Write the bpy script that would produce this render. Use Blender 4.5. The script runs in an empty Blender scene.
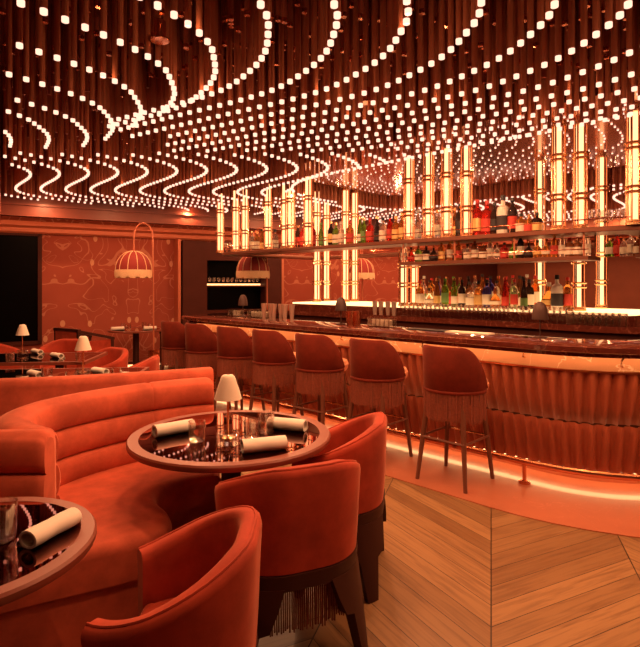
import bpy, math, random
from mathutils import Vector
from mathutils.geometry import tessellate_polygon
random.seed(7)
C = bpy.context.scene.collection
PI = math.pi
R = math.radians
F, YH, XC, HC = 540.0, 284.0, 320.0, 1.5      # lens in pixels, horizon row, centre column, eye height (used for camera and measuring)

# ------------------------------------------------------------------ helpers
def tess(poly, up=True):
    if len(poly) < 9: return [list(range(len(poly)))] if up else [list(range(len(poly)))[::-1]]
    out = []
    for a, b, c in tessellate_polygon([[Vector((p[0], p[1], 0)) for p in poly]]):
        A_, B_, C_ = poly[a], poly[b], poly[c]
        ccw = (B_[0]-A_[0])*(C_[1]-A_[1]) - (B_[1]-A_[1])*(C_[0]-A_[0]) > 0
        out.append([a, b, c] if ccw == up else [a, c, b])
    return out
class MB:
    def __init__(s): s.v, s.f, s.mi, s.cur = [], [], [], 0
    def add(s, vs, fs):
        b = len(s.v); s.v += [tuple(q) for q in vs]
        for f in fs: s.f.append([b + i for i in f]); s.mi.append(s.cur)
    def grid(s, rows, cu=False, cv=False, flip=False):
        n, m = len(rows), len(rows[0]); fs = []
        for i in range(n if cu else n - 1):
            for j in range(m if cv else m - 1):
                q = [i*m+j, i*m+(j+1) % m, ((i+1) % n)*m+(j+1) % m, ((i+1) % n)*m+j]
                fs.append(q[::-1] if flip else q)
        s.add([p for r in rows for p in r], fs)
    def box(s, c, d, rz=0.0, taper=1.0):
        x, y, z = c; a, b, h = d[0]/2, d[1]/2, d[2]/2; cs, sn = math.cos(rz), math.sin(rz); vs = []
        for k, t in ((-h, 1.0), (h, taper)):
            for u, w in ((-a, -b), (a, -b), (a, b), (-a, b)):
                vs.append((x + (u*cs - w*sn)*t, y + (u*sn + w*cs)*t, z + k))
        s.add(vs, [(3,2,1,0), (4,5,6,7), (0,1,5,4), (1,2,6,5), (2,3,7,6), (3,0,4,7)])
    def prism(s, poly, z0, z1):
        n = len(poly)
        s.add([(x, y, z0) for x, y in poly] + [(x, y, z1) for x, y in poly],
              tess(poly, False) + [[n+i for i in t] for t in tess(poly)] + [(i, (i+1) % n, n+(i+1) % n, n+i) for i in range(n)])
    def rprism(s, poly, z0, z1, r, k=4):          # prism with a rounded upper edge (poly counter-clockwise)
        n = len(poly); rings = [offset(poly, 0, True)]
        rows = [[(x, y, z0) for x, y in rings[0]]]
        for i in range(k+1):
            a = PI/2*i/k
            rows.append([(x, y, z1 - r + r*math.sin(a)) for x, y in offset(poly, -r*(1-math.cos(a)), True)])
        s.grid(rows, False, True)
        b = rows[-1]; s.add(b, tess(b)); s.add(rows[0], tess(rows[0], False))
    def tube(s, pts, r, n=8, closed=False, caps=True):
        P = [Vector(p) for p in pts]; rows = []; up = Vector((0, 0, 1)); m = len(P)
        for i, p in enumerate(P):
            if closed: t = P[(i+1) % m] - P[i-1]
            else: t = P[min(i+1, m-1)] - P[max(i-1, 0)]
            t.normalize(); a = t.cross(up)
            if a.length < 1e-3: a = t.cross(Vector((0, 1, 0)))
            a.normalize(); b = a.cross(t); rr = r[i] if isinstance(r, (list, tuple)) else r
            rows.append([tuple(p + (a*math.cos(2*PI*k/n) + b*math.sin(2*PI*k/n))*rr) for k in range(n)])
        s.grid(rows, closed, True, True)
        if caps and not closed:
            s.add(rows[0], [list(range(n))]); s.add(rows[-1], [list(range(n))[::-1]])
    def lathe(s, prof, n=16, c=(0, 0, 0)):
        rows = [[(c[0] + r*math.cos(2*PI*k/n), c[1] + r*math.sin(2*PI*k/n), c[2] + z) for k in range(n)] for r, z in prof]
        s.grid(rows, False, True)
        if prof[0][0] > 1e-4: s.add(rows[0], [list(range(n))[::-1]])
        if prof[-1][0] > 1e-4: s.add(rows[-1], [list(range(n))])
    def sweep(s, path, prof, closed=False, caps=True):   # prof: (offset to the left of the path, z), closed profile
        rows = []
        for k, (o, z) in enumerate(prof):
            rows.append([(x, y, z) for x, y in offset(path, -o, closed)])
        rows = [[rows[k][i] for k in range(len(prof))] for i in range(len(path))]
        s.grid(rows, closed, True)
        if caps and not closed:
            m = len(prof); s.add(rows[0], [list(range(m))[::-1]]); s.add(rows[-1], [list(range(m))])
    def build(s, name, mat, parent=None, smooth=35, loc=None, rz=0.0):
        me = bpy.data.meshes.new(name); me.from_pydata(s.v, [], s.f)
        for m in (mat if isinstance(mat, (list, tuple)) else [mat]): me.materials.append(m)
        if any(s.mi): me.polygons.foreach_set('material_index', s.mi)
        me.validate(); me.update()
        if smooth:
            me.shade_smooth(); me.set_sharp_from_angle(angle=R(smooth))
        o = bpy.data.objects.new(name, me); C.objects.link(o)
        if parent: o.parent = parent
        if loc: o.location = loc
        o.rotation_euler.z = rz
        return o

def offset(path, o, closed=False):                # shift a 2-D path to its right by o
    n = len(path); out = []
    for i, (x, y) in enumerate(path):
        a = path[i-1] if (closed or i) else path[0]; b = path[(i+1) % n] if (closed or i < n-1) else path[-1]
        tx, ty = b[0]-a[0], b[1]-a[1]; L = math.hypot(tx, ty) or 1.0
        out.append((x + ty/L*o, y - tx/L*o))
    return out
def smooth_path(pts, n=8, closed=False):          # Catmull-Rom
    out = []; m = len(pts)
    for i in range(m if closed else m-1):
        g = lambda k: pts[k % m] if closed else pts[max(0, min(m-1, k))]
        p0, p1, p2, p3 = g(i-1), g(i), g(i+1), g(i+2)
        for k in range(n):
            t = k/n
            out.append(tuple(.5*(2*b + (c-a)*t + (2*a-5*b+4*c-d)*t*t + (3*b-a-3*c+d)*t**3) for a, b, c, d in zip(p0, p1, p2, p3)))
    if not closed: out.append(tuple(pts[-1]))
    return out
def resample(path, step):
    out = [path[0]]; acc = 0.0
    for a, b in zip(path, path[1:]):
        L = math.dist(a, b)
        while acc + L >= step:
            t = (step-acc)/L; a = tuple(p + (q-p)*t for p, q in zip(a, b)); out.append(a); L = math.dist(a, b); acc = 0.0
        acc += L
    return out
def tag(o, label=None, cat=None, group=None, kind=None):
    for k, v in (('label', label), ('category', cat), ('group', group), ('kind', kind)):
        if v: o[k] = v
    return o
def empty(name, loc, rz=0.0):
    o = bpy.data.objects.new(name, None); C.objects.link(o); o.location = loc; o.rotation_euler.z = rz; o.empty_display_size = .1
    return o
def copy_tree(o, parent=None):
    c = o.copy(); C.objects.link(c)
    if parent: c.parent = parent
    for ch in list(o.children): copy_tree(ch, c)
    return c
def dup(o, loc, rz=0.0, label=None, group=None, scale=None):
    c = copy_tree(o); c.location = loc; c.rotation_euler.z = rz
    if label: c['label'] = label
    if group: c['group'] = group
    c.scale = (scale or 1.0,)*3
    return c
def used_first(proto, state={}):                  # the first placement moves the proto itself
    k = proto.name
    if k in state: return False
    state[k] = 1; return True
def put(proto, loc, rz=0.0, label=None, group=None, scale=None):
    if used_first(proto):
        proto.location = loc; proto.rotation_euler.z = rz
        if label: proto['label'] = label
        if group: proto['group'] = group
        if scale: proto.scale = (scale,)*3
        return proto
    return dup(proto, loc, rz, label, group, scale)
def struct(o): o['kind'] = 'structure'; return o

# bar frame: p runs from the guests' side across the bar, u runs along it away from the camera
CA, SA = .696, .718
def B(p, u): return (CA*p - SA*u, SA*p + CA*u)
def u_at(x, p):                                   # where the sight line of column x crosses the line p
    k = (x-XC)/F; d = p/(CA*k + SA); return -SA*k*d + CA*d
BROT = math.atan2(SA, CA)                         # heading of +p

def rrect(p0, p1, u0, u1, r, off=0.0, n=10):      # rounded rectangle loop in the bar frame (r: four radii), counter-clockwise in plan
    cs = [(p0+r[0], u0+r[0], r[0], 180), (p1-r[1], u0+r[1], r[1], 270), (p1-r[2], u1-r[2], r[2], 0), (p0+r[3], u1-r[3], r[3], 90)]
    out = []
    for cp, cu, rr, a0 in cs:
        for k in range(n+1):
            a = R(a0 + 90*k/n); out.append(B(cp + (rr+off)*math.cos(a), cu + (rr+off)*math.sin(a)))
    return out
def densify(loop, step):
    out = []
    for i, a in enumerate(loop):
        b = loop[(i+1) % len(loop)]; L = math.dist(a, b); n = max(1, int(round(L/step)))
        for k in range(n): out.append((a[0]+(b[0]-a[0])*k/n, a[1]+(b[1]-a[1])*k/n))
    return out

# ------------------------------------------------------------------ materials
def nodes(name):
    m = bpy.data.materials.new(name); m.use_nodes = True; nt = m.node_tree
    return m, nt, nt.nodes['Principled BSDF']
def N(nt, t, **kw):
    n = nt.nodes.new(t)
    for k, v in kw.items():
        if hasattr(n, k): setattr(n, k, v)
        else: n.inputs[k.replace('_', ' ')].default_value = v
    return n
def setp(b, **kw):
    for k, v in kw.items():
        k = k.replace('_', ' ')
        b.inputs[k].default_value = (*v, 1) if isinstance(v, tuple) and len(v) == 3 else v
def mix(nt, fac, a, b):
    n = nt.nodes.new('ShaderNodeMix'); n.data_type = 'RGBA'
    L = nt.links
    if isinstance(fac, float): n.inputs[0].default_value = fac
    else: L.new(fac, n.inputs[0])
    for i, q in ((6, a), (7, b)):
        if isinstance(q, tuple): n.inputs[i].default_value = (*q, 1)
        else: L.new(q, n.inputs[i])
    return n.outputs[2]
def math_n(nt, op, a, b=None):
    n = nt.nodes.new('ShaderNodeMath'); n.operation = op
    for i, q in enumerate((a, b)):
        if q is None: continue
        if isinstance(q, (int, float)): n.inputs[i].default_value = q
        else: nt.links.new(q, n.inputs[i])
    return n.outputs[0]
def plain(name, col, rough=.5, metal=0.0, var=.12, scale=8.0, **kw):
    m, nt, b = nodes(name); setp(b, Roughness=rough, Metallic=metal, **kw)
    co = N(nt, 'ShaderNodeTexCoord'); ns = N(nt, 'ShaderNodeTexNoise'); ns.inputs['Scale'].default_value = scale; ns.inputs['Detail'].default_value = 3
    nt.links.new(co.outputs['Object'], ns.inputs['Vector'])
    nt.links.new(mix(nt, ns.outputs['Fac'], tuple(c*(1-var) for c in col), tuple(min(1, c*(1+var)) for c in col)), b.inputs['Base Color'])
    return m
def emis(name, col, strength, sample=True):
    m, nt, b = nodes(name); setp(b, Base_Color=(0, 0, 0), Emission_Color=col, Emission_Strength=strength, Roughness=.6)
    if not sample: m.cycles.emission_sampling = 'NONE'
    return m
def velvet(name, col, sheen=.5):
    m, nt, b = nodes(name); setp(b, Roughness=.75, Sheen_Weight=sheen, Sheen_Roughness=.35, Sheen_Tint=(1, .45, .3), Specular_IOR_Level=.15)
    co = N(nt, 'ShaderNodeTexCoord'); ns = N(nt, 'ShaderNodeTexNoise'); ns.inputs['Scale'].default_value = 5; ns.inputs['Detail'].default_value = 5; ns.inputs['Roughness'].default_value = .65
    nt.links.new(co.outputs['Object'], ns.inputs['Vector'])
    rp = N(nt, 'ShaderNodeMapRange'); rp.inputs[1].default_value = .35; rp.inputs[2].default_value = .65
    nt.links.new(ns.outputs['Fac'], rp.inputs[0])
    nt.links.new(mix(nt, rp.outputs[0], tuple(c*.72 for c in col), tuple(c*1.15 for c in col)), b.inputs['Base Color'])
    n2 = N(nt, 'ShaderNodeTexNoise'); n2.inputs['Scale'].default_value = 260
    nt.links.new(co.outputs['Object'], n2.inputs['Vector'])
    bp = N(nt, 'ShaderNodeBump'); bp.inputs['Strength'].default_value = .12; bp.inputs['Distance'].default_value = .002
    nt.links.new(n2.outputs['Fac'], bp.inputs['Height']); nt.links.new(bp.outputs[0], b.inputs['Normal'])
    return m
def glass(name, col, rough=.02, trans=1.0, ior=1.3):
    m, nt, b = nodes(name); setp(b, Base_Color=col, Roughness=rough, Transmission_Weight=trans, IOR=ior)
    return m

def thin_glass(name, tint, gl=.12, edge=.75):
    m, nt, b = nodes(name); L = nt.links; out = nt.nodes['Material Output']
    tr = nt.nodes.new('ShaderNodeBsdfTransparent'); tr.inputs[0].default_value = (*tint, 1)
    gs = nt.nodes.new('ShaderNodeBsdfGlossy'); gs.inputs['Roughness'].default_value = .05; gs.inputs[0].default_value = (1, .95, .9, 1)
    lw = nt.nodes.new('ShaderNodeLayerWeight'); lw.inputs[0].default_value = .35
    mr = nt.nodes.new('ShaderNodeMapRange'); mr.inputs[3].default_value = gl; mr.inputs[4].default_value = edge; L.new(lw.outputs['Facing'], mr.inputs[0])
    mx = nt.nodes.new('ShaderNodeMixShader'); L.new(mr.outputs[0], mx.inputs[0]); L.new(tr.outputs[0], mx.inputs[1]); L.new(gs.outputs[0], mx.inputs[2])
    L.new(mx.outputs[0], out.inputs[0]); return m
M = {}
M['velvet'] = velvet('terracotta_velvet', (.55, .108, .056))
M['velvet_chair'] = velvet('red_velvet', (.41, .054, .027), .45)
M['velvet_stool'] = velvet('burgundy_velvet', (.16, .021, .010), .2)
M['cushion'] = velvet('amber_velvet', (.70, .30, .17), .3)
M['dark_frame'] = plain('dark_stained_wood', (.05, .014, .009), .5, Specular_IOR_Level=.2)
M['fringe'] = plain('burgundy_fringe', (.27, .07, .038), .7, var=.45, scale=60)
M['leg'] = plain('walnut_leg', (.16, .055, .032), .38)
M['brass'] = plain('brass', (.85, .5, .25), .25, 1.0, .05)
M['copper'] = plain('copper', (.78, .32, .17), .25, 1.0, .08)
M['bronze'] = plain('bronze_rod', (.55, .19, .10), .35, .5, .1)
M['shelf'] = plain('dark_bronze_shelf', (.20, .07, .04), .35, .5, .1)
M['rod_dark'] = plain('dark_bronze_rod', (.38, .105, .06), .35, .45, .2)
M['bulb'] = emis('bulb_glow', (1, .56, .40), 1.75, False)
M['tube_glow'] = emis('tube_glow', (1, .47, .20), 2.6)
M['strip'] = emis('warm_strip_light', (1, .50, .20), 9.0)
M['counter_strip'] = emis('counter_strip_light', (1, .46, .17), 16.0)
M['strip_soft'] = emis('soft_strip_light', (1, .42, .16), 4.0)
M['cove_strip'] = emis('cove_strip_light', (1, .36, .14), 11.0)
M['tier_glow'] = emis('backlit_tier', (1, .55, .24), 3.0)
M['rim'] = plain('table_rim_wood', (.23, .058, .034), .38)
M['inset'] = plain('dark_red_mirror', (.36, .115, .085), .015, 1.0, .03)
M['napkin'] = plain('cream_linen', (.80, .70, .60), .85, 0, .05, 40)
M['glass'] = thin_glass('clear_glass', (.985, .965, .95), .10, .85)
M['steel'] = plain('rosy_steel', (.80, .58, .46), .3, .7)
M['shade'] = plain('cream_pleated_shade', (.85, .72, .58), .8)
M['mirror'] = plain('copper_mirror', (.62, .27, .19), .16, .75, .03)
M['ceil'] = plain('dark_ceiling', (.10, .022, .014), .7)
M['soffit'] = plain('oxblood_soffit', (.30, .06, .035), .55)
M['fascia'] = plain('oxblood_lacquer_trim', (.24, .055, .03), .45)
M['trim'] = plain('copper_lacquer_trim', (.55, .17, .09), .38, .3)
M['black'] = plain('black_glass', (.002, .0015, .0015), .3, Specular_IOR_Level=.04)
M['darkwood'] = plain('dark_panel_wood', (.07, .017, .011), .5, var=.25, scale=4, Specular_IOR_Level=.15)
M['wallwood'] = plain('brown_wall_panel', (.20, .06, .033), .6, var=.25, scale=3, Specular_IOR_Level=.2)
M['shade_red'] = plain('red_lamp_fabric', (.27, .022, .016), .75)
M['cream_fringe'] = plain('cream_fringe', (.85, .55, .32), .85, var=.25, scale=70)
M['marble_red'] = None
M['lamp_dark'] = plain('dark_bronze_lamp', (.06, .022, .014), .5, .2)
M['chair_fringe'] = plain('dark_chair_fringe', (.15, .035, .02), .8, var=.5, scale=60)

def marble(name, c0, c1, vein, rough, scale, vw=.035):
    m, nt, b = nodes(name); setp(b, Roughness=rough, Coat_Weight=.4, Coat_Roughness=.05)
    co = N(nt, 'ShaderNodeTexCoord'); a = N(nt, 'ShaderNodeTexNoise'); a.inputs['Scale'].default_value = scale; a.inputs['Detail'].default_value = 6; a.inputs['Distortion'].default_value = 1.2
    nt.links.new(co.outputs['Object'], a.inputs['Vector'])
    v = math_n(nt, 'LESS_THAN', math_n(nt, 'ABSOLUTE', math_n(nt, 'SUBTRACT', a.outputs['Fac'], .5)), vw*.3)
    n2 = N(nt, 'ShaderNodeTexNoise'); n2.inputs['Scale'].default_value = scale*3; nt.links.new(co.outputs['Object'], n2.inputs['Vector'])
    base = mix(nt, n2.outputs['Fac'], c0, c1)
    nt.links.new(mix(nt, v, base, vein), b.inputs['Base Color'])
    return m
M['marble_red'] = marble('dark_red_marble', (.055, .012, .008), (.14, .03, .018), (.20, .06, .035), .06, 7)
M['marble_band'] = marble('rose_marble', (.62, .30, .18), (.72, .38, .24), (.85, .6, .45), .22, 2.2, .02)
M['apron'] = marble('terracotta_stone', (.40, .12, .065), (.47, .155, .08), (.5, .17, .1), .28, 3.0, .01)

def flute_mat():
    return plain('fluted_terracotta_plaster', (.40, .105, .052), .45, 0, .08)
M['flute'] = flute_mat()

def floor_mat():
    m, nt, b = nodes('chevron_oak'); L = nt.links; setp(b, Roughness=.36)
    co = N(nt, 'ShaderNodeTexCoord'); rot = N(nt, 'ShaderNodeVectorRotate'); rot.rotation_type = 'Z_AXIS'
    rot.inputs['Angle'].default_value = math.atan2(.302, .953); L.new(co.outputs['Object'], rot.inputs['Vector'])
    sp = N(nt, 'ShaderNodeSeparateXYZ'); L.new(rot.outputs[0], sp.inputs[0])
    pp = math_n(nt, 'PINGPONG', sp.outputs['X'], .72)
    t = math_n(nt, 'SUBTRACT', sp.outputs['Y'], math_n(nt, 'MULTIPLY', pp, .95))
    al = math_n(nt, 'ADD', sp.outputs['Y'], pp)
    W = .165
    tw = math_n(nt, 'DIVIDE', t, W); idx = math_n(nt, 'FLOOR', tw); fr = math_n(nt, 'FRACT', tw)
    col_i = math_n(nt, 'FLOOR', math_n(nt, 'DIVIDE', sp.outputs['X'], .72))
    wn = N(nt, 'ShaderNodeTexWhiteNoise'); wn.noise_dimensions = '2D'
    cb = N(nt, 'ShaderNodeCombineXYZ'); L.new(idx, cb.inputs[0]); L.new(col_i, cb.inputs[1]); L.new(cb.outputs[0], wn.inputs['Vector'])
    g = N(nt, 'ShaderNodeTexNoise'); g.inputs['Scale'].default_value = 1.0; g.inputs['Detail'].default_value = 6; g.inputs['Distortion'].default_value = .6
    cg = N(nt, 'ShaderNodeCombineXYZ'); L.new(math_n(nt, 'MULTIPLY', t, 34), cg.inputs[0]); L.new(math_n(nt, 'MULTIPLY', al, 2.2), cg.inputs[1])
    L.new(math_n(nt, 'MULTIPLY', idx, 3.7), cg.inputs[2]); L.new(cg.outputs[0], g.inputs['Vector'])
    wood = mix(nt, wn.outputs['Value'], (.21, .105, .042), (.34, .185, .078))
    rg = N(nt, 'ShaderNodeMapRange'); rg.inputs[1].default_value = .45; rg.inputs[2].default_value = .75; rg.inputs[3].default_value = 0; rg.inputs[4].default_value = .65
    L.new(g.outputs['Fac'], rg.inputs[0])
    wood = mix(nt, rg.outputs[0], wood, (.10, .04, .016))
    edge = math_n(nt, 'MAXIMUM', math_n(nt, 'LESS_THAN', fr, .03), math_n(nt, 'LESS_THAN', math_n(nt, 'ABSOLUTE', math_n(nt, 'SUBTRACT', math_n(nt, 'PINGPONG', sp.outputs['X'], .31), 0)), .0))
    seam = math_n(nt, 'MAXIMUM', math_n(nt, 'LESS_THAN', pp, .003), math_n(nt, 'GREATER_THAN', pp, .717))
    L.new(mix(nt, math_n(nt, 'MAXIMUM', edge, seam), wood, (.03, .012, .006)), b.inputs['Base Color'])
    bp = N(nt, 'ShaderNodeBump'); bp.inputs['Strength'].default_value = .15; bp.inputs['Distance'].default_value = .004
    L.new(g.outputs['Fac'], bp.inputs['Height']); L.new(bp.outputs[0], b.inputs['Normal'])
    return m
M['floor'] = floor_mat()

def wallpaper():
    m, nt, b = nodes('figured_wallpaper'); L = nt.links; setp(b, Roughness=.7, Specular_IOR_Level=.25)
    co = N(nt, 'ShaderNodeTexCoord'); sp = N(nt, 'ShaderNodeSeparateXYZ'); L.new(co.outputs['Object'], sp.inputs[0])
    al = math_n(nt, 'ADD', math_n(nt, 'MULTIPLY', sp.outputs['X'], .866), math_n(nt, 'MULTIPLY', sp.outputs['Y'], .5))
    mir = math_n(nt, 'PINGPONG', math_n(nt, 'ADD', al, .35), 1.15)           # the figures repeat mirrored along the wall
    cb = N(nt, 'ShaderNodeCombineXYZ'); L.new(mir, cb.inputs[0]); L.new(sp.outputs['Z'], cb.inputs[1])
    ln = None
    for sc, off, th in ((1.7, 3.1, .016), (2.4, 11.3, .014)):
        ad = N(nt, 'ShaderNodeVectorMath'); ad.operation = 'ADD'; ad.inputs[1].default_value = (off, off, off); L.new(cb.outputs[0], ad.inputs[0])
        a = N(nt, 'ShaderNodeTexNoise'); a.inputs['Scale'].default_value = sc; a.inputs['Detail'].default_value = .6; a.inputs['Distortion'].default_value = 1.1
        L.new(ad.outputs[0], a.inputs['Vector'])
        q = math_n(nt, 'LESS_THAN', math_n(nt, 'ABSOLUTE', math_n(nt, 'SUBTRACT', math_n(nt, 'FRACT', math_n(nt, 'MULTIPLY', a.outputs['Fac'], 4.0)), .5)), th*2.2)
        ln = q if ln is None else math_n(nt, 'MAXIMUM', ln, q)
    st_ = N(nt, 'ShaderNodeVectorMath'); st_.operation = 'MULTIPLY'; st_.inputs[1].default_value = (1.5, .9, 1); L.new(cb.outputs[0], st_.inputs[0])
    vo = N(nt, 'ShaderNodeTexVoronoi'); vo.voronoi_dimensions = '2D'; vo.inputs['Scale'].default_value = 1.5; L.new(st_.outputs[0], vo.inputs['Vector'])
    dot = math_n(nt, 'LESS_THAN', vo.outputs['Distance'], .075)
    n2 = N(nt, 'ShaderNodeTexNoise'); n2.inputs['Scale'].default_value = 3; L.new(co.outputs['Object'], n2.inputs['Vector'])
    base = mix(nt, n2.outputs['Fac'], (.34, .07, .042), (.42, .098, .058))
    c = mix(nt, math_n(nt, 'MULTIPLY', ln, .42), base, (.75, .36, .22))
    L.new(mix(nt, math_n(nt, 'MULTIPLY', dot, .6), c, (.85, .50, .30)), b.inputs['Base Color'])
    return m
M['paper'] = wallpaper()

# ------------------------------------------------------------------ room shell
W0, WD, WN = (-3.1, 9.9), (.866, .5), (.5, -.866)           # back wall: a point, its direction, its inward normal
def wl(t, k=0.0): return (W0[0] + WD[0]*t + WN[0]*k, W0[1] + WD[1]*t + WN[1]*k)
TL, TR = -6.2, 9.0
fl = MB(); fl.prism([(-10, -3.6), (12, -3.6), (12, 18), (-10, 18)], -.1, 0); struct(fl.build('floor', M['floor'], smooth=0))
w = MB(); w.prism([wl(TL, -.15), wl(TL, 0), wl(TR, 0), wl(TR, -.15)][::-1], 0, 3.7); struct(w.build('wall_back', M['paper'], smooth=0))
pr = wl(TR)
def wr(s, k=0.0): return (pr[0] + WN[0]*s - WD[0]*k, pr[1] + WN[1]*s - WD[1]*k)
w = MB(); w.prism([wr(-.15, 0), wr(-.15, -.15), wr(13, -.15), wr(13, 0)][::-1], 0, 3.7); struct(w.build('wall_right', M['wallwood'], smooth=0))
pl = wl(TL)
w = MB(); w.prism([(pl[0], pl[1]), (pl[0]-.15, pl[1]), (pl[0]+5.4, pl[1]-10.4), (pl[0]+5.6, pl[1]-10.4)], 0, 3.7); struct(w.build('wall_left', M['soffit'], smooth=0))
w = MB(); w.box((2, -3.5, 1.85), (14, .15, 3.7)); struct(w.build('wall_front', M['soffit'], smooth=0))
c = MB(); c.prism([(-10, -3.6), (12, -3.6), (12, 18), (-10, 18)], 3.62, 3.72); struct(c.build('ceiling', M['ceil'], smooth=0))
# lowered soffit along the back wall and its fascia, with the lit cove under it
KS = .85; TE = -2.36
s = MB(); s.prism([wl(TL, 0), wl(TL, KS), wl(TR, KS), wl(TR, 0)], 2.60, 2.67); struct(s.build('trim_1', M['soffit'], smooth=0))
s = MB(); s.prism([wl(TL, KS-.06), wl(TL, KS), wl(TR, KS), wl(TR, KS-.06)], 2.52, 3.62); struct(s.build('trim_2', M['fascia'], smooth=0))
s = MB()
s.prism([wl(TE, KS), wl(TE, KS+.05), wl(TR, KS+.05), wl(TR, KS)], 2.52, 2.57)
s.prism([wl(TE, KS), wl(TE, KS+.03), wl(TR, KS+.03), wl(TR, KS)], 2.57, 2.68)
s.prism([wl(TE, KS), wl(TE, KS+.06), wl(TR, KS+.06), wl(TR, KS)], 2.68, 2.71)
struct(s.build('trim_3', M['fascia'], smooth=0))
s = MB()                                                       # cornice on the wall
s.sweep([wl(TL), wl(TR)], [(0, 2.33), (-.05, 2.33), (-.07, 2.36), (-.07, 2.42), (-.10, 2.46), (-.10, 2.53), (0, 2.53)])
struct(s.build('trim_4', M['trim'], smooth=0))
s = MB(); s.prism([wl(TL, .70), wl(TL, .73), wl(TR, .73), wl(TR, .70)], 2.565, 2.595)
tag(s.build('cove_light', M['cove_strip'], smooth=0), 'long orange light strip tucked in the cove above the back wall', 'light strip')
# end return of the ceiling recess at the left
s = MB()
s.prism([wl(TE, KS-.05), wl(TE-.08, KS-.05), wl(TE-.08, KS+3.6), wl(TE, KS+3.6)][::-1], 2.45, 3.62); struct(s.build('trim_6', M['trim'], smooth=0))
# soffit on the right wall
s = MB(); s.prism([wr(0, 0), wr(13, 0), wr(13, 1.1), wr(0, 1.1)], 2.46, 2.54); struct(s.build('trim_7', M['soffit'], smooth=0))
s = MB(); s.prism([wr(0, 1.04), wr(13, 1.04), wr(13, 1.1), wr(0, 1.1)], 2.54, 3.62); struct(s.build('trim_8', M['trim'], smooth=0))
s = MB(); s.prism([wl(TL, 0), wl(TL, .03), wl(TR, .03), wl(TR, 0)], 0, .10); struct(s.build('baseboard_back', M['darkwood'], smooth=0))
s = MB(); s.prism([wl(-1.7, .03), wl(-1.7, .05), wl(.3, .05), wl(.3, .03)], .012, .05)
tag(s.build('skirting_light', M['strip_soft'], smooth=0), 'glowing strip along the foot of the patterned wall by the far round table', 'light strip')
s = MB(); s.prism([wl(5.95, 0), wl(5.95, .05), wl(TR, .05), wl(TR, 0)], .1, 2.33); struct(s.build('trim_9', M['darkwood'], smooth=0))
# dark window at the left
win = MB(); win.prism([wl(-5.6, 0), wl(-5.6, .02), wl(-1.80, .02), wl(-1.80, 0)], .55, 2.30)
wo = struct(win.build('window_1', M['black'], smooth=0))
fr = MB()
for a, b2, z0, z1 in ((-1.84, -1.78, .5, 2.33), (-5.66, -5.56, .5, 2.31), (-5.6, -1.8, .5, .56), (-5.6, -1.8, 2.29, 2.33)):
    fr.prism([wl(a, 0), wl(a, .06), wl(b2, .06), wl(b2, 0)], z0, z1)
fr.build('window_frame', M['darkwood'], wo, smooth=0)
# dark service niche with lit glass shelf
nb = empty('back_shelf_unit', (*wl(.44), 0), math.atan2(WD[1], WD[0]))
tag(nb, 'tall dark wooden shelf unit set against the back wall behind the bar end', 'cabinet')
q = MB(); q.box((1.05, -.02, 1.15), (2.1, .04, 2.3)); q.build('back_panel', M['black'], nb, smooth=0)
q = MB(); q.box((.30, -.16, 1.15), (.46, .24, 2.3)); q.build('side_panel', M['darkwood'], nb, smooth=0)
q = MB(); q.box((1.9, -.16, 1.15), (.35, .24, 2.3)); q.build('side_panel', M['darkwood'], nb, smooth=0)
q = MB(); q.box((1.12, -.16, 2.12), (1.2, .24, .34)); q.build('top_panel', M['darkwood'], nb, smooth=0)
q = MB(); q.box((1.12, -.16, .5), (1.2, .24, 1.0)); q.build('lower_cabinet', M['darkwood'], nb, smooth=0)
q = MB(); q.box((1.12, -.15, 1.46), (1.2, .2, .03)); sh = q.build('shelf', M['darkwood'], nb, smooth=0)
q = MB(); q.box((1.12, -.05, 1.49), (1.18, .02, .03)); q.build('light_strip', M['strip_soft'], sh, smooth=0)
for (a, b2) in ((-.02, .03), (2.08, 2.13)):
    q = MB(); q.box(((a+b2)/2, -.14, 1.16), (b2-a, .3, 2.32)); q.build('frame', M['trim'], nb, smooth=0)

# stone apron around the bar
BR = (1.1, .3, .3, .3)
BP = (4.15, 8.2, .62, 6.6)
ap = MB(); ap.prism(rrect(*BP, BR, .76, 14), .0, .006); struct(ap.build('floor_apron', M['apron'], smooth=0))

# mirror over the bar
def mir_loop(off=0.0): return rrect(4.62, 7.6, -2.5, 5.6, (.5, .3, .5, 1.2), off, 8)
mm = MB(); mm.prism(mir_loop(), 3.0, 3.62); struct(mm.build('ceiling_mirror', M['mirror'], smooth=30))

# ------------------------------------------------------------------ ceiling of hanging rods
def in_mirror(x, y, m=.06):
    p, u = CA*x + SA*y, -SA*x + CA*y
    if not (4.62-m < p < 7.6+m and u < 5.6+m): return False
    if u > 4.4 and p < 5.82: return math.hypot(p-5.82, u-4.4) < 1.2+m
    if u > 5.1 and p > 7.1: return math.hypot(p-7.1, u-5.1) < .5+m
    return True
def in_zone(x, y):
    dx, dy = x-W0[0], y-W0[1]
    k = dx*WN[0] + dy*WN[1]; t = dx*WD[0] + dy*WD[1]
    if k < KS+.09 or t < -2.30: return False
    if t > TR-1.2: return False
    return y > -1.5 and x < 7.0
TAIL = [(.3, .04), (.5, .11), (.66, .20), (.8, .29), (.95, .42), (1.125, .64), (1.25, .83), (1.46, 1.16), (1.66, 1.47), (1.86, 1.78), (2.06, 2.09), (2.34, 2.52), (2.56, 2.86)]
def swoop(cx):                                    # a near row: runs out from the guests' side, swings round and sweeps away to the left
    dr = max(0.0, min(1.6, -.28-cx)); d0 = 2.62 + dr; A = .45
    pts = [(cx - A + A*math.cos(2*PI/3.3*(d-d0)), d) for d in [-1.5 + .06*k for k in range(200)] if d < d0 - .03] + [(cx, d0)]
    lim = .35 if cx < -.66 else min(3.4, cx + 1.75)
    pts += [(cx-dx, d0+dd) for dd, dx in TAIL if dx <= lim]
    return smooth_path(pts, 4)
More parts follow.
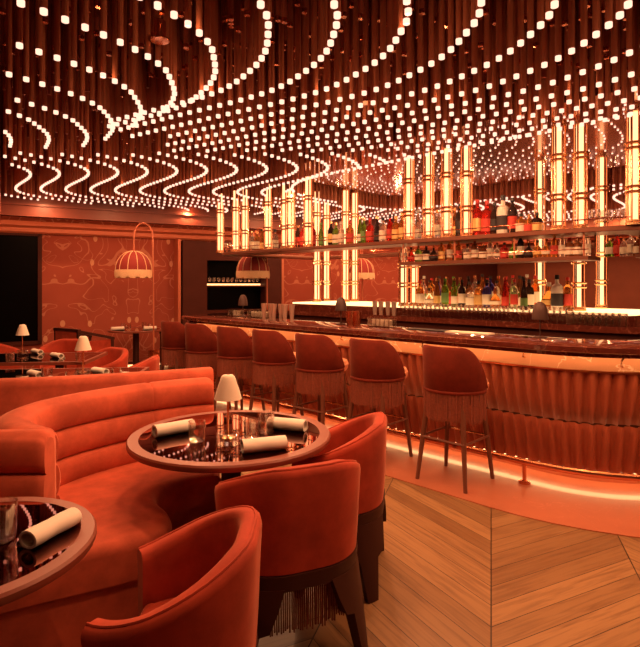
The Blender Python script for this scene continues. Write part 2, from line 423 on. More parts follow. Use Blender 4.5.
def snake(cx, d): return cx - .45 + .45*math.cos(2*PI*(d - 5.92)/3.3)
TUBES = [(220.3, 8.18, 4.82+.3), (235.8, 8.02, 0), (245, 8.35, 0), (268, 7.23, 0), (285, 7.36, 0), (291, 7.1, 0), (308, 6.98, 0), (409, 5.74, 0),
         (428.5, 5.63, 0), (446.8, 5.36, 0), (466.4, 5.55, 0), (558.5, 4.68, 0), (580.5, 4.74, 0), (634, 4.58, 0)]
TUBE_XY = []
for x, d, _ in TUBES:
    k = (x-XC)/F; pn = max(5.15, (CA*k + SA)*d if (CA*k + SA)*d > 5.12 else 5.16 + ((CA*k + SA)*d-4.88)*.5); d2 = pn/(CA*k+SA); TUBE_XY.append((k*d2, d2))
TALL_XY = [((x-XC)/F*d, d) for x, d in ((540, 6.45), (601.5, 6.25), (317, 8.55), (326.5, 8.9), (345.6, 8.45), (354.7, 8.7))]
def at_tube(x, y): return any(math.hypot(x-a, y-b2) < .11 for a, b2 in TUBE_XY + TALL_XY)
lit, unlit = [], []
SP = .335
for i in range(-18, 34):
    cx = .085 + SP*i
    for kind, off in ((0, 0.0), (1, SP/3), (2, 2*SP/3)):
        near = swoop(cx+off); far0 = random.uniform(0, .1)
        near = near[int(random.uniform(0, 4)):]
        far = [(snake(cx+off, d), d) for d in [(5.16 + far0 + .02*k) for k in range(0, 426)]]
        stp = .1 if kind == 0 else .115
        for j, (x, y) in enumerate(resample(near, stp)[1:] + resample(far, stp)[1:]):
            if not in_zone(x, y) or in_mirror(x, y) or at_tube(x, y): continue
            if kind == 0: lit.append((x, y, 2.75))
            else: unlit.append((x, y, 2.90 + .05*((j*(1 if kind == 1 else 2)) % 4) + .04*kind + random.uniform(-.02, .02)))
edge = densify(mir_loop(.07), .02)
for x, y in resample(edge, .085):
    if in_zone(x, y) and not at_tube(x, y): lit.append((x, y, 2.75))
def seen(q, pad=6):
    x, y, z = q
    if y < .5: return False
    px, py = XC + x/y*F, YH - (z-HC)/y*F
    return -pad < px < 640+pad and -pad < py < 647
lit.sort(key=lambda q: (not seen(q), q[1])); unlit.sort(key=lambda q: (not seen((q[0], q[1], q[2])), q[1]))
ZT = 3.62
def rod_proto(name, r, h, mat, label, cat, group):
    q = MB(); q.tube([(0, 0, .036), (0, 0, h)], r, 10); o = q.build(name, mat)
    return tag(o, label, cat, group)
rl = rod_proto('hanging_rod_light', .017, ZT-2.75, M['bronze'], 'slim bronze ceiling rod ending in a small glowing bulb, in a winding row', 'rod light', 'lit rods of the ceiling')
q = MB(); q.lathe([(.0, .012), (.0165, .012), (.017, .014), (.017, .036), (0, .037)], 10); q.build('bulb', M['bulb'], rl)
ru = rod_proto('hanging_rod', .016, ZT-2.75, M['rod_dark'], 'unlit dark bronze rod hanging from the ceiling between the rows of bulbs', 'ceiling rod', 'unlit rods of the ceiling')
q = MB(); q.lathe([(.0, .026), (.017, .026), (.017, .05), (0, .05)], 10); q.build('end_cap', M['copper'], ru)
for q_ in lit[:300]: put(rl, q_)
for x, y, z in unlit[:300]:
    o = put(ru, (x, y, z)); 
def mass(name, pts, r, tip, n=6):
    q = MB()
    for x, y, z in pts:
        q.cur = 0; q.tube([(x, y, z+.036), (x, y, ZT)], r, n, caps=not tip)
        if tip: q.cur = 1; q.tube([(x, y, z+.010), (x, y, z+.036)], .017, n)
    return q
lights_at = list(lit)
o = mass('x', lit[300:], .016, True).build('hanging_rod_light_rows', [M['bronze'], M['bulb']], smooth=40)
tag(o, 'winding rows of glowing rod tips receding over the bar and far tables', 'rod lights', None, 'stuff')
o = mass('x', unlit[300:], .015, False, 5).build('hanging_rod_rows', [M['rod_dark']], smooth=60)
tag(o, 'mass of unlit dark rods hanging between the rows of far bulbs', 'ceiling rods', None, 'stuff')
def spotlight(x, d, z, label):
    t = empty('ceiling_spotlight', (x, d, z)); tag(t, label, 'spotlight')
    q = MB(); q.lathe([(0, 0), (.05, 0), (.052, .004), (.05, .012), (.034, .014), (.032, .11), (.012, .12), (0, .12)], 18); q.build('housing', M['copper'], t)
    q = MB(); q.tube([(0, 0, .12), (0, 0, ZT-z)], .008, 8); q.build('stem', M['bronze'], t)
spotlight(-.89, 3.0, 2.85, 'small copper spotlight hanging among the rods at the upper left')
spotlight(.34, 4.0, 2.84, 'small copper spotlight hanging among the rods before the mirror')
# glowing dots added on the mirror in place of reflected ceiling bulbs
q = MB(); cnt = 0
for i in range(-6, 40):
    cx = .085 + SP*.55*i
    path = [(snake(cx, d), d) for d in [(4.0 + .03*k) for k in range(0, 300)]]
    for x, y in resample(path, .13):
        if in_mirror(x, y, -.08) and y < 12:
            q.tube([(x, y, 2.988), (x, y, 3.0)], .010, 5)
tag(q.build('mirror_reflection_dots', M['bulb'], smooth=40), 'rows of tiny glowing dots added as bulb reflections on the copper mirror above the bar', 'reflection dots', None, 'stuff')

# ------------------------------------------------------------------ bar counter
bar = empty('bar_counter', (*B(4.15, 3.0), 0))
tag(bar, 'long curved bar with dark red marble top and fluted terracotta front', 'bar counter')
bx, by = B(4.15, 3.0)
def loc(loop): return [(x-bx, y-by) for x, y in loop]
BL = lambda off, n=14: loc(rrect(*BP, BR, off, n))
q = MB()
outer, inner = BL(.20), BL(-.42)
q.grid([[(x, y, z) for x, y in BL(o)] for o, z in ((.19, 1.014), (.20, 1.020), (.20, 1.054), (.19, 1.06), (-.42, 1.06), (-.43, 1.052), (-.43, 1.0))], True, True)
q.build('countertop', M['marble_red'], bar)
q = MB(); q.grid([[(x, y, z) for x, y in BL(o)] for o, z in ((.0, .865), (.0, 1.0), (-.04, 1.0), (-.04, .865))], True, True)
q.build('marble_band', M['marble_band'], bar)
q = MB(); q.grid([[(x, y, z) for x, y in BL(o)] for o, z in ((.03, .855), (.03, .868), (-.03, .868), (-.03, .855))], True, True)
q.build('band_moulding', M['copper'], bar)
def fluted(z0, z1, o0, o1, amp, power, w0, w1, n=14, per=10):
    base = densify(BL(0, 20), .0092); m = len(base)
    m2 = (m//per)*per; base = resample(base + [base[0]], sum(math.dist(base[i], base[(i+1) % m]) for i in range(m))/m2 - 1e-6)[:m2]
    dirs = offset(base, 1, True); rows = []
    for k in range(n+1):
        t = k/n; z = z1 + (z0-z1)*t; o_ = o0 + (o1-o0)*t**power; row = []
        wd = w0 + (w1-w0)*t
        for i, (x, y) in enumerate(base):
            ph = abs((i % per)/per - .5)*2
            a = amp*max(0, 1-(ph/wd)**2.0)
            nx, ny = dirs[i][0]-x, dirs[i][1]-y
            row.append((x + nx*(o_+a), y + ny*(o_+a), z))
        rows.append(row)
    q = MB(); q.grid(rows, False, True, True); return q
fluted(.455, .855, -.02, -.125, .040, 1.6, 1.0, .42).build('upper_fluting', M['flute'], bar, smooth=60)
fluted(.105, .475, .0, -.10, .040, 1.3, .5, .9).build('lower_fluting', M['flute'], bar, smooth=60)
q = MB(); q.grid([[(x, y, z) for x, y in BL(o)] for o, z in ((-.17, 0), (-.17, .12), (-.2, .12), (-.2, 0))], True, True); q.build('toe_kick', M['flute'], bar)
q = MB(); q.grid([[(x, y, z) for x, y in BL(o)] for o, z in ((-.105, .085), (-.105, .104), (-.14, .104), (-.14, .085))], True, True); q.build('floor_light_strip', M['strip'], bar)
q = MB(); q.grid([[(x, y, z) for x, y in BL(o)] for o, z in ((.115, .990), (.115, 1.004), (.09, 1.004), (.09, .990))], True, True); q.build('counter_light_strip', M['counter_strip'], bar)
q = MB(); q.grid([[(x, y, z) for x, y in BL(o)] for o, z in ((.125, .978), (.125, 1.008), (.118, 1.008), (.118, .978))], True, True); q.build('light_baffle', M['marble_red'], bar)
q = MB(); q.grid([[(x, y, z) for x, y in BL(o)] for o, z in ((-.36, 0), (-.36, 1.0), (-.40, 1.0), (-.40, 0))], True, True); q.build('inner_panel', M['darkwood'], bar)
q = MB(); q.tube([(x, y, .165) for x, y in BL(.17, 14)], .024, 10, closed=True); rail = q.build('foot_rail', M['copper'], bar)
for pth in resample(densify(BL(.17, 14), .02)[:520], .95):
    q = MB(); q.lathe([(.045, 0.006), (.045, .02), (.015, .025), (.015, .165)], 10, (pth[0], pth[1], 0)); q.build('bracket', M['copper'], rail)
for x in (238, 342, 423, 524, 622):
    u = u_at(x, 4.1); hx, hy = B(4.135, u)
    q = MB(); q.tube([(hx-bx, hy-by, .985), (hx-bx-.03, hy-by-.03, .97), (hx-bx-.035, hy-by-.035, .94), (hx-bx-.015, hy-by-.015, .93)], .008, 6)
    q.build('bag_hook', M['brass'], bar)

# ------------------------------------------------------------------ bar island and gantry
IS = (5.39, 7.05, 1.15, 6.4); IR = (.4, .4, .4, .4)
isl = empty('back_bar_island', (*B(6.2, 3.6), 0)); ix, iy = B(6.2, 3.6)
tag(isl, 'stepped red marble bottle island with backlit tier in the middle of the bar', 'back bar')
IL = lambda off, n=8: [(x-ix, y-iy) for x, y in rrect(*IS, IR, off, n)]
q = MB(); q.prism(IL(-.05), 0, 1.05); q.build('base', M['darkwood'], isl)
q = MB(); q.prism(IL(0), 1.05, 1.11); q.build('ledge', M['marble_red'], isl)
q = MB(); q.prism(IL(-.26), 1.11, 1.20); q.build('riser', M['marble_red'], isl)
q = MB(); q.prism(IL(-.255), 1.20, 1.218); q.build('backlit_tier', M['tier_glow'], isl)
gz = MB()
gan = empty('bottle_gantry', (*B(6.2, 4), 2.0)); gx, gy = B(6.2, 4)
tag(gan, 'long bronze bottle shelf ring hung above the bar island', 'bottle shelf')
GS = (5.05, 7.35, 1.0, 7.25); GR = (.55, .5, .4, .3)
GL = lambda off, n=10: [(x-gx, y-gy) for x, y in rrect(*GS, GR, off, n)]
q = MB(); q.grid([[(x, y, z) for x, y in GL(o)] for o, z in ((-.005, -.045), (0, -.04), (0, -.004), (-.005, 0), (-.42, 0), (-.425, -.01), (-.42, -.045))], True, True)
q.build('shelf_board', M['shelf'], gan)
q = MB(); q.tube([(x, y, .07) for x, y in GL(-.01)], .006, 6, closed=True); gr = q.build('guard_rail', M['copper'], gan)
for x, y in resample(densify(GL(-.01), .02), .5):
    q = MB(); q.tube([(x, y, 0), (x, y, .07)], .005, 6); q.build('rail_post', M['copper'], gr)
lu0, lu1 = 1.62, 3.65
low = empty('lower_bottle_shelf', (*B(5.3, 2.6), 1.75)); lx, ly = B(5.3, 2.6)
tag(low, 'short lower bronze bottle shelf hung below the long bottle shelf', 'bottle shelf')
def LB(p, u): x, y = B(p, u); return (x-lx, y-ly)
q = MB(); q.prism([LB(5.07, lu0), LB(5.42, lu0), LB(5.42, lu1), LB(5.07, lu1)], -.035, 0); q.build('shelf_board', M['shelf'], low)
q = MB(); q.tube([(*LB(5.08, lu0), .06), (*LB(5.08, lu1), .06)], .006, 6); q.build('guard_rail', M['copper'], low)
for u in (lu0+.04, 2.3, 2.95, lu1-.04):
    for p in (5.09, 5.40):
        q = MB(); q.tube([(*LB(p, u), 0), (*LB(p, u), .205)], .009, 6); q.build('hanger', M['bronze'], low)
sd = empty('end_bottle_shelf', (*B(6.2, 1.2), 1.78)); ex, ey = B(6.2, 1.2)
tag(sd, 'short bronze bottle shelf under the rounded right end of the long shelf', 'bottle shelf')
def EB(p, u): x, y = B(p, u); return (x-ex, y-ey)
q = MB(); q.prism([EB(5.6, 1.02), EB(7.0, 1.02), EB(7.0, 1.38), EB(5.6, 1.38)], -.035, 0); q.build('shelf_board', M['shelf'], sd)
q = MB(); q.tube([(*EB(5.6, 1.04), .06), (*EB(7.0, 1.04), .06)], .006, 6); q.build('guard_rail', M['copper'], sd)
for p in (5.64, 6.3, 6.96):
    for u in (1.05, 1.35):
        q = MB(); q.tube([(*EB(p, u), 0), (*EB(p, u), .18)], .009, 6); q.build('hanger', M['bronze'], sd)

# glowing tubes
def light_tube(name, z0, z1, rings, label, cat='light tube', group=None):
    t = empty(name, (0, 0, z0)); H = z1-z0
    tag(t, label, cat, group)
    q = MB(); q.tube([(0, 0, .03), (0, 0, H-.03)], .036, 12); q.build('glow_tube', M['tube_glow'], t)
    for k in range(6):
        a = PI/6 + k*PI/3; q = MB(); q.tube([(.056*math.cos(a), .056*math.sin(a), .02), (.056*math.cos(a), .056*math.sin(a), H-.02)], .009, 6); q.build('strut', M['copper'], t)
    for z in rings:
        for dz in (-.022, .022):
            q = MB(); q.lathe([(.052, z+dz-.011), (.074, z+dz-.011), (.08, z+dz), (.074, z+dz+.011), (.052, z+dz+.011), (.052, z+dz-.011)], 16); q.build('ring', M['brass'], t)
    for z in (0, H-.045):
        q = MB(); q.lathe([(.03, z), (.072, z), (.072, z+.018), (.06, z+.03), (.06, z+.045), (.03, z+.045)], 16); q.build('cap', M['brass'], t)
    return t
tp = light_tube('light_tube', 2.0, 3.0, (.30, .67), 'x')
words_ = ['first', 'second', 'third', 'fourth', 'fifth', 'sixth', 'seventh', 'eighth', 'ninth', 'tenth', 'eleventh', 'twelfth', 'thirteenth', 'fourteenth']
for i, (x, y) in enumerate(TUBE_XY):
    put(tp, (x, y, 2.0), .2, f'glowing brass-ringed light tube, {words_[i]} from the left on the long shelf', 'light tubes on the long shelf')
tb = light_tube('tall_light_tube', 1.218, 3.0, (.30, .62, 1.02, 1.38), 'x')
for x, d, s_ in ((540, 6.45, 'in line with the squat bottles right of centre'), (601.5, 6.25, 'at the right end of the backlit bottle tier'),
                 (317, 8.55, 'leftmost of the tall tubes on the island'), (326.5, 8.9, 'second of the tall tubes from the left on the island'),
                 (345.6, 8.45, 'third of the tall tubes from the left on the island'), (354.7, 8.7, 'fourth of the tall tubes from the left on the island')):
    put(tb, ((x-XC)/F*d, d, 1.218), .1, 'tall glowing light tube ' + s_, 'tall light tubes of the island')
ts = light_tube('short_light_tube', 1.218, 1.95, (.27, .52), 'x')
for x, p, s_ in ((403.5, 5.74, 'left of a pair at the left of the lit tier'), (414.5, 5.88, 'right of a pair at the left of the lit tier'), (579, 5.95, 'just right of the big white bottle on the lit tier')):
    u = u_at(x, p); put(ts, (*B(p, u), 1.218), .1, 'short light tube, ' + s_, 'short light tubes on the lit tier')

# ------------------------------------------------------------------ bottles and glassware
def bottle_mat(n, c, tr=.75): return glass(n, c, .05, tr, 1.25)
BM = {'clear': bottle_mat('clear_bottle', (.95, .8, .7), .85), 'amber': bottle_mat('amber_bottle', (.75, .28, .06)), 'green': bottle_mat('green_bottle', (.22, .42, .05)),
      'dark': bottle_mat('dark_bottle', (.045, .02, .015), .3), 'red': bottle_mat('red_bottle', (.72, .04, .025)), 'blue': bottle_mat('blue_bottle', (.06, .05, .35)),
      'white': plain('white_bottle', (.85, .74, .62), .25), 'brown': bottle_mat('brown_bottle', (.30, .09, .03), .5)}
capm = {'black': plain('black_cap', (.02, .015, .015), .4), 'red': plain('red_cap', (.6, .03, .02), .4), 'gold': M['brass'], 'white': plain('white_cap', (.8, .7, .6), .4), 'green': plain('green_cap', (.12, .3, .04), .4)}
labm = {'cream': plain('cream_paper_label', (.85, .72, .55), .7), 'black': plain('black_paper_label', (.03, .02, .02), .6), 'red': plain('red_paper_label', (.6, .05, .03), .6), 'gold': plain('gold_paper_label', (.8, .5, .18), .4, .4), 'green': plain('green_paper_label', (.15, .28, .07), .6)}
SHAPES = {'tall': ([(.036, 0), (.038, .006), (.038, .19), (.03, .215), (.014, .235), (.013, .285), (.0, .285)], .285, .03, (.05, .15), .0392),
          'slim': ([(.032, 0), (.034, .006), (.033, .16), (.026, .20), (.013, .25), (.012, .30), (0, .30)], .30, .028, (.04, .12), .0352),
          'squat': ([(.05, 0), (.052, .006), (.052, .13), (.045, .15), (.016, .165), (.015, .20), (0, .20)], .20, .03, (.03, .11), .0532),
          'wide': ([(.044, 0), (.046, .006), (.046, .17), (.04, .20), (.016, .22), (.015, .27), (0, .27)], .27, .035, (.04, .14), .0472),
          'round': ([(.03, 0), (.05, .02), (.056, .06), (.05, .10), (.03, .13), (.014, .15), (.013, .20), (0, .20)], .20, .03, (.045, .08), .0572)}
protos = {}
def bottle(shape, col, cap, lab):
    k = (shape, col, cap, lab)
    if k in protos: return protos[k]
    prof, h, ch, lz, lr = SHAPES[shape]
    q = MB(); q.lathe(prof, 12); o = q.build('bottle', BM[col])
    q = MB(); r = prof[-2][0]+.003; q.lathe([(r, h-ch*.5), (r, h+ch*.5), (0, h+ch*.5)], 10); q.build('cap', capm[cap], o)
    q = MB(); q.grid([[(lr*math.cos(2*PI*j/12), lr*math.sin(2*PI*j/12), z) for j in range(12)] for z in lz], False, True); q.build('paper_label', labm[lab], o)
    tag(o, 'x', 'bottle'); protos[k] = o; return o
def place_bottle(x, p, z, kind, shelf, sc=1.12, label=None):
    shape, col, cap, lab = kind
    u = u_at(x, p); o = bottle(*kind)
    nm = {'tall': 'tall', 'slim': 'slim', 'squat': 'squat', 'wide': 'broad', 'round': 'round-bellied'}[shape]
    cn = {'clear': 'clear glass', 'amber': 'amber', 'green': 'green glass', 'dark': 'dark', 'red': 'red', 'blue': 'blue', 'white': 'white', 'brown': 'brown glass'}[col]
    lb = label or f'{nm} {cn} bottle with {cap} cap and {lab} label on {shelf}'
    gp = None if label else f'{nm} {cn} bottles, {cap} capped, {lab} labelled, on {shelf}'
    o = put(o, (*B(p, u), z), random.uniform(0, 6), lb, gp, sc*random.uniform(.96, 1.05))
    if not gp and 'group' in o: del o['group']
T = ('tall', 'slim', 'squat', 'wide', 'round')
UP, LOW, TIER, END = 'the long upper shelf', 'the short lower shelf', 'the backlit tier', 'the right end shelf'
top_row = [(252, 'tall clear gold cream'), (257, 'wide amber gold cream'), (262, 'slim amber black gold'), (275, 'wide clear black cream'), (298, 'tall dark gold red'), (303, 'wide red black red'),
           (313, 'tall red red red'), (321, 'slim green green green'), (331, 'tall dark gold gold'), (336, 'wide green gold cream'), (341, 'tall clear white cream'), (350, 'wide amber red red'),
           (360, 'slim green gold cream'), (364, 'tall green gold green'), (370, 'wide red red red'), (377, 'slim dark gold black'), (383, 'wide clear black cream'), (390, 'tall red black red'),
           (396, 'wide amber gold gold'), (402, 'tall amber gold gold'), (418, 'slim clear white cream'), (437, 'tall clear gold cream'), (455, 'slim amber gold gold')]
def kd(s): a = s.split(); return (a[0], a[1], a[2], a[3])
for x, s_ in top_row: place_bottle(x, 5.33, 2.0, kd(s_), UP)
for x, s_, l_, sc in ((460, 'tall dark black black', 'tall dark bottle just left of the red bottles on the upper shelf', 1.3), (471, 'slim dark red red', 'slim dark bottle touching the first red bottle on the upper shelf', 1.25),
                  (477.5, 'tall red red gold', 'tall red bottle with gold label, first of the red pair on the upper shelf', 1.3), (487, 'wide red red red', 'broad red bottle, second of the red pair on the upper shelf', 1.3),
                  (494.5, 'tall dark black black', 'dark bottle between the red pair and the large white bottle', 1.2), (503, 'wide white black black', 'large white bottle with black cap on the long upper shelf', 1.45),
                  (512.5, 'tall dark black red', 'black bottle with red label right of the large white bottle', 1.3), (521, 'squat amber black cream', 'first squat amber bottle right of the black bottle on the upper shelf', .95),
                  (529, 'squat amber gold red', 'squat amber bottle with red label in the middle of the low trio', .95), (537, 'squat dark black gold', 'squat dark bottle with gold label beside the tall light tube', .95)):
    place_bottle(x, 5.33, 2.0, kd(s_), UP, sc, l_)
cols = ['clear gold cream', 'amber black gold', 'brown gold cream', 'dark black cream', 'clear black cream', 'red black red', 'amber gold cream', 'clear white cream', 'dark gold black', 'brown red cream', 'green gold cream', 'amber red red']
x = 404.0; i = 0
while x < 588:
    place_bottle(x, 5.25, 1.75, kd(random.choice(['squat', 'wide', 'tall', 'round']) + ' ' + cols[(i*5) % 12]), LOW, .82); i += 1; x += random.choice([7.2, 8.0, 9.0])
rowc = ['clear gold cream', 'amber gold cream', 'brown black cream', 'clear black cream', 'green gold cream', 'amber black gold', 'red red red', 'clear white green', 'brown gold gold', 'dark black cream', 'blue black cream', 'clear red red', 'amber red cream', 'green green green']
i = 0
for p, x0, x1, st in ((6.35, 424, 538, 7.6), (6.08, 422, 536, 8.2), (5.80, 420, 532, 8.8)):
    x = x0
    while x < x1:
        sh = ('slim', 'tall', 'wide', 'tall', 'squat', 'round', 'slim', 'wide')[(i*3) % 8] if p < 6.2 else ('slim', 'tall')[i % 2]
        place_bottle(x, p, 1.218, kd(sh + ' ' + rowc[(i*5 + int(p*10)) % 14]), TIER, 1.12 if p < 6.2 else 1.25); i += 1; x += st*random.uniform(.85, 1.15)
for x, p, s_, sc, l_ in ((557, 5.80, 'wide white black black', 1.3, 'big white bottle with black round label on the lit tier'), (549, 5.86, 'round amber white gold', 1.35, 'round-bellied amber bottle left of the big white bottle'),
                         (567.5, 5.86, 'tall amber red red', 1.2, 'amber bottle with red cap right of the big white bottle'), (524, 5.68, 'slim dark black green', 1.1, 'slim dark bottle with green label at the right of the bottle crowd')):
    place_bottle(x, p, 1.218, kd(s_), TIER, sc, l_)
for x in (610, 617, 624, 631, 638):
    place_bottle(x, 6.05, 1.78, kd(('squat', 'wide')[x % 2] + ' ' + cols[x % 12]), END, .85)

def wine_glass():
    q = MB(); q.lathe([(.032, 0), (.032, .003), (.005, .006), (.004, .07), (.012, .078), (.036, .10), (.042, .13), (.036, .165), (.034, .165), (.040, .13), (.034, .10), (0, .082)], 14)
    return tag(q.build('wine_glass', M['glass']), 'x', 'glass')
def tumbler(r=.036, h=.10):
    t = MB(); n = 24
    t.grid([[(q*(1-(k % 2)*c_)*math.cos(2*PI*k/n), q*(1-(k % 2)*c_)*math.sin(2*PI*k/n), z) for k in range(n)] for q, z, c_ in ((r*.80, 0, 0), (r*.9, .003, .06), (r*.97, h*.62, .06), (r*.985, h*.68, 0), (r, h, 0), (r-.003, h, 0), (r*.85, .014, 0))], False, True)
    t.lathe([(0, .001), (r*.80, 0)], n); t.lathe([(r*.85, .014), (0, .0145)], n)
    return tag(t.build('tumbler', M['glass']), 'x', 'glass')
wg, tu = wine_glass(), tumbler()
for i in range(26):
    x = 403 + i*4.3; put(wg, (*B(5.50, u_at(x, 5.50)), 1.11), 0, 'stemmed glass in the long row on the island ledge', 'stemmed glasses along the island ledge', .95)
for i in range(9):
    x = 520 + i*6.2; put(wg, (*B(5.47, u_at(x, 5.47)), 1.11), 0, 'stemmed glass on the ledge behind the dark counter lamp and right of it', 'stemmed glasses right of the counter lamp')
for i in range(18):
    x = 570 + (i % 9)*6.6; p = 5.49 + .1*(i//9); put(tu, (*B(p, u_at(x, p)), 1.11), 0, 'clear tumbler in the cluster at the right end of the island', 'tumblers at the island end', 1.15)
for i in range(7):
    x = 587 + i*8.2; p = 5.28 if x < 600 else 5.42
    k = (x-XC)/F; d = 2.5
    put(wg, (*B(p, u_at(x, p)), 2.0), 0, 'stemmed glass on the rounded right end of the long shelf', 'stemmed glasses on the shelf end', 1.1)
for i in range(8):
    x = 226 + (i % 4)*5.5; p = 5.22 + .12*(i//4)
    put(wg, (*B(p, u_at(x, p)), 2.0), 0, 'stemmed glass at the far left end of the long shelf', 'stemmed glasses on the shelf far end', 1.0)
for i in range(12):
    t_ = .62 + i*.09; put(wg, (*wl(.44+t_, .16), 1.475), 0, 'small stemmed glass on the lit shelf of the dark unit', 'glasses in the dark shelf unit', .9)

# counter things
def counter_lamp(name, mat_s, z0, hs, label, dark=True):
    t = empty(name, (0, 0, z0)); tag(t, label, 'table lamp')
    q = MB(); q.lathe([(.055, 0), (.055, .008), (.05, .012), (.008, .018), (.0, .018)], 18); q.build('base', M['lamp_dark'], t)
    q = MB(); q.lathe([(.006, .015), (.006, .2), (0, .2)], 8); q.build('stem', M['lamp_dark'], t)
    q = MB(); q.lathe([(.062, .15), (.064, .152), (.058, .22), (.04, .275), (.015, .295), (0, .297), (0, .29), (.036, .27), (.056, .16)], 20); q.build('lamp_shade', mat_s, t)
    return t
cl = counter_lamp('counter_lamp', M['lamp_dark'], 1.06, .1, 'x')
for x, p, l_ in ((540, 4.42, 'dark domed counter lamp at the right of the bar top'), (341, 4.38, 'dark domed counter lamp beside the copper cup on the bar top'), (243, 4.5, 'dark domed counter lamp near the far end of the bar'), (372, 5.3, None)):
    if l_: put(cl, (*B(p, u_at(x, p)), 1.06), 0, l_)
q = MB(); q.lathe([(.038, 0), (.048, .15), (.044, .15), (.036, .01), (0, .01)], 18)
o = tag(q.build('mixing_cup', M['copper']), 'ribbed copper cup standing beside the dark counter lamp', 'cup'); o.location = (*B(4.36, u_at(350, 4.36)), 1.06)
o2 = dup(o, (*B(4.42, u_at(357, 4.42)), 1.06), 0, 'second copper cup standing just right of the first on the bar top')
def caddy(x, p, w_, l_):
    u = u_at(x, p); t = empty('acrylic_caddy', (*B(p, u), 1.06), BROT); tag(t, l_, 'caddy')
    q = MB(); q.box((0, 0, .006), (.12, w_, .012)); q.build('tray', M['glass'], t, smooth=0)
    for sx, sy, a, b2 in ((-.06, 0, .006, w_), (.06, 0, .006, w_), (0, -w_/2, .12, .006), (0, w_/2, .12, .006)):
        q = MB(); q.box((sx, sy, .055), (a, b2, .10)); q.build('side', M['glass'], t, smooth=0)
    n = int(w_/.055)
    for k in range(n):
        q = MB(); q.lathe([(.018, .012), (.02, .075), (.0, .08)], 8, (0, -w_/2+.03+k*.055, 0)); q.build('garnish_pot', labm['cream'], t)
caddy(382, 4.42, .28, 'clear acrylic garnish box on the bar top right of the copper cups')
caddy(259, 4.5, .34, 'wide clear garnish box near the far end of the bar top')
caddy(236, 4.5, .2, 'small clear garnish box beside the farthest counter lamp')
for i, x in enumerate((262, 267, 272, 277, 283, 288)):
    q = MB(); q.lathe([(.02, 0), (.026, .12), (.036, .20), (.033, .20), (.02, .01), (0, .01)], 10); o = q.build('metal_shaker', M['steel'])
    tag(o, 'copper shaker tin in the upright row on the bar top', 'shaker', 'shaker tins in a row'); o.location = (*B(4.3+.03*(i % 2), u_at(x+2, 4.3)), 1.06)
for i, x in enumerate((375, 381, 388, 394)):
    q = MB(); q.lathe([(.022, 0), (.036, .17), (.033, .17), (.02, .01), (0, .01)], 12); o = q.build('metal_shaker', M['steel'])
    tag(o, 'copper mixing tin behind the clear garnish box', 'shaker', 'mixing tins behind the garnish box'); o.location = (*B(5.47, u_at(x, 5.47)), 1.11)
for x, w_, mt, l_ in ((428, .42, capm['black'], 'black rubber mat lying flat on the bar top'), (467, .44, labm['cream'], 'pale ribbed bar mat lying right of the black mat')):
    u = u_at(x, 4.38); q = MB(); q.box((0, 0, .005), (.14, w_, .010)); o = q.build('bar_mat', mt, None, 0, (*B(4.40, u), 1.06), BROT); tag(o, l_, 'bar mat')

# ------------------------------------------------------------------ bar stools
def stool():
    t = empty('bar_stool', (0, 0, 0)); tag(t, 'x', 'bar stool', 'bar stools along the bar')
    q = MB(); q.lathe([(0, .67), (.19, .67), (.205, .69), (.212, .73), (.195, .765), (.12, .778), (0, .78)], 28, (0, .085, 0)); q.build('seat', M['cushion'], t)
    A0 = 106; n = 34
    def prof(f): f = abs(f); return .735 + .295*(1 - max(0, (f-.42)/.58)**1.8)
    rows = []
    for i in range(n+1):
        f = -1 + 2*i/n; a = R(-90 + f*A0); h = prof(f); ca, sa = math.cos(a), math.sin(a)
        r0, r1 = .236, .196; lean = .012
        pts = []
        for k, (r, z) in enumerate(((r0-.012, .69), (r0, .70), (r0+lean*.5, (.70+h)/2), (r0+lean, h-.02), (r0+lean-.012, h), (r1+lean+.006, h), (r1+lean-.005, h-.02), (r1+lean*.4, (.74+h)/2), (r1-.004, .70), (r1, .69))):
            pts.append((r*ca, r*sa*1.0, z))
        rows.append(pts)
    q = MB(); q.grid(rows, False, True); q.add(rows[0], [list(range(10))[::-1]]); q.add(rows[-1], [list(range(10))]); q.build('backrest', M['velvet_stool'], t, smooth=50)
    q = MB()
    for i in range(n+1):
        pass
    q.grid([[(r*math.cos(R(-90-A0+2*A0*i/n)), r*math.sin(R(-90-A0+2*A0*i/n)), z) for i in range(n+1)] for r, z in ((.237, .685), (.241, .692), (.241, .702), (.237, .708))]); q.build('piping', M['velvet_stool'], t)
    q = MB(); rnd = random.Random(3)
    for i in range(88):
        a = R(-90-A0 + 2*A0*i/87); r = .230 + rnd.uniform(-.006, .004); l = .215 + rnd.uniform(-.02, .012)
        b = a + rnd.uniform(-.008, .008)
        q.tube([(r*math.cos(a), r*math.sin(a), .69), (r*math.cos(b), r*math.sin(b), .69-l)], .0050, 4)
    q.build('fringe', M['fringe'], t)
    q = MB(); q.lathe([(0, .60), (.185, .60), (.195, .64), (.195, .685), (0, .685)], 26); q.build('seat_frame', M['leg'], t)
    for sx in (-1, 1):
        for sy in (-1, 1):
            q = MB(); q.tube([(sx*.145, sy*.145, .64), (sx*.205, sy*.205, 0)], [.024, .015], 8); q.build('leg', M['leg'], t)
    k = .145 + .06*.31/.64 + .012
    for (a, b2) in (((-k, k), (k, k)), ((-k, -k), (-k, k)), ((k, -k), (k, k)), ((-k, -k), (k, -k))):
        q = MB(); q.tube([(*a, .33), (*b2, .33)], .009, 6); q.build('footrest_bar', M['brass'] if a[1] == b2[1] and a[1] > 0 else M['leg'], t)
    return t
st = stool()
desc = ['nearest the camera', 'second from the camera end of the row', 'third from the camera end of the row', 'in the middle of the row of seven', 'third from the far end of the row', 'second from the far end of the row', 'at the far end of the row']
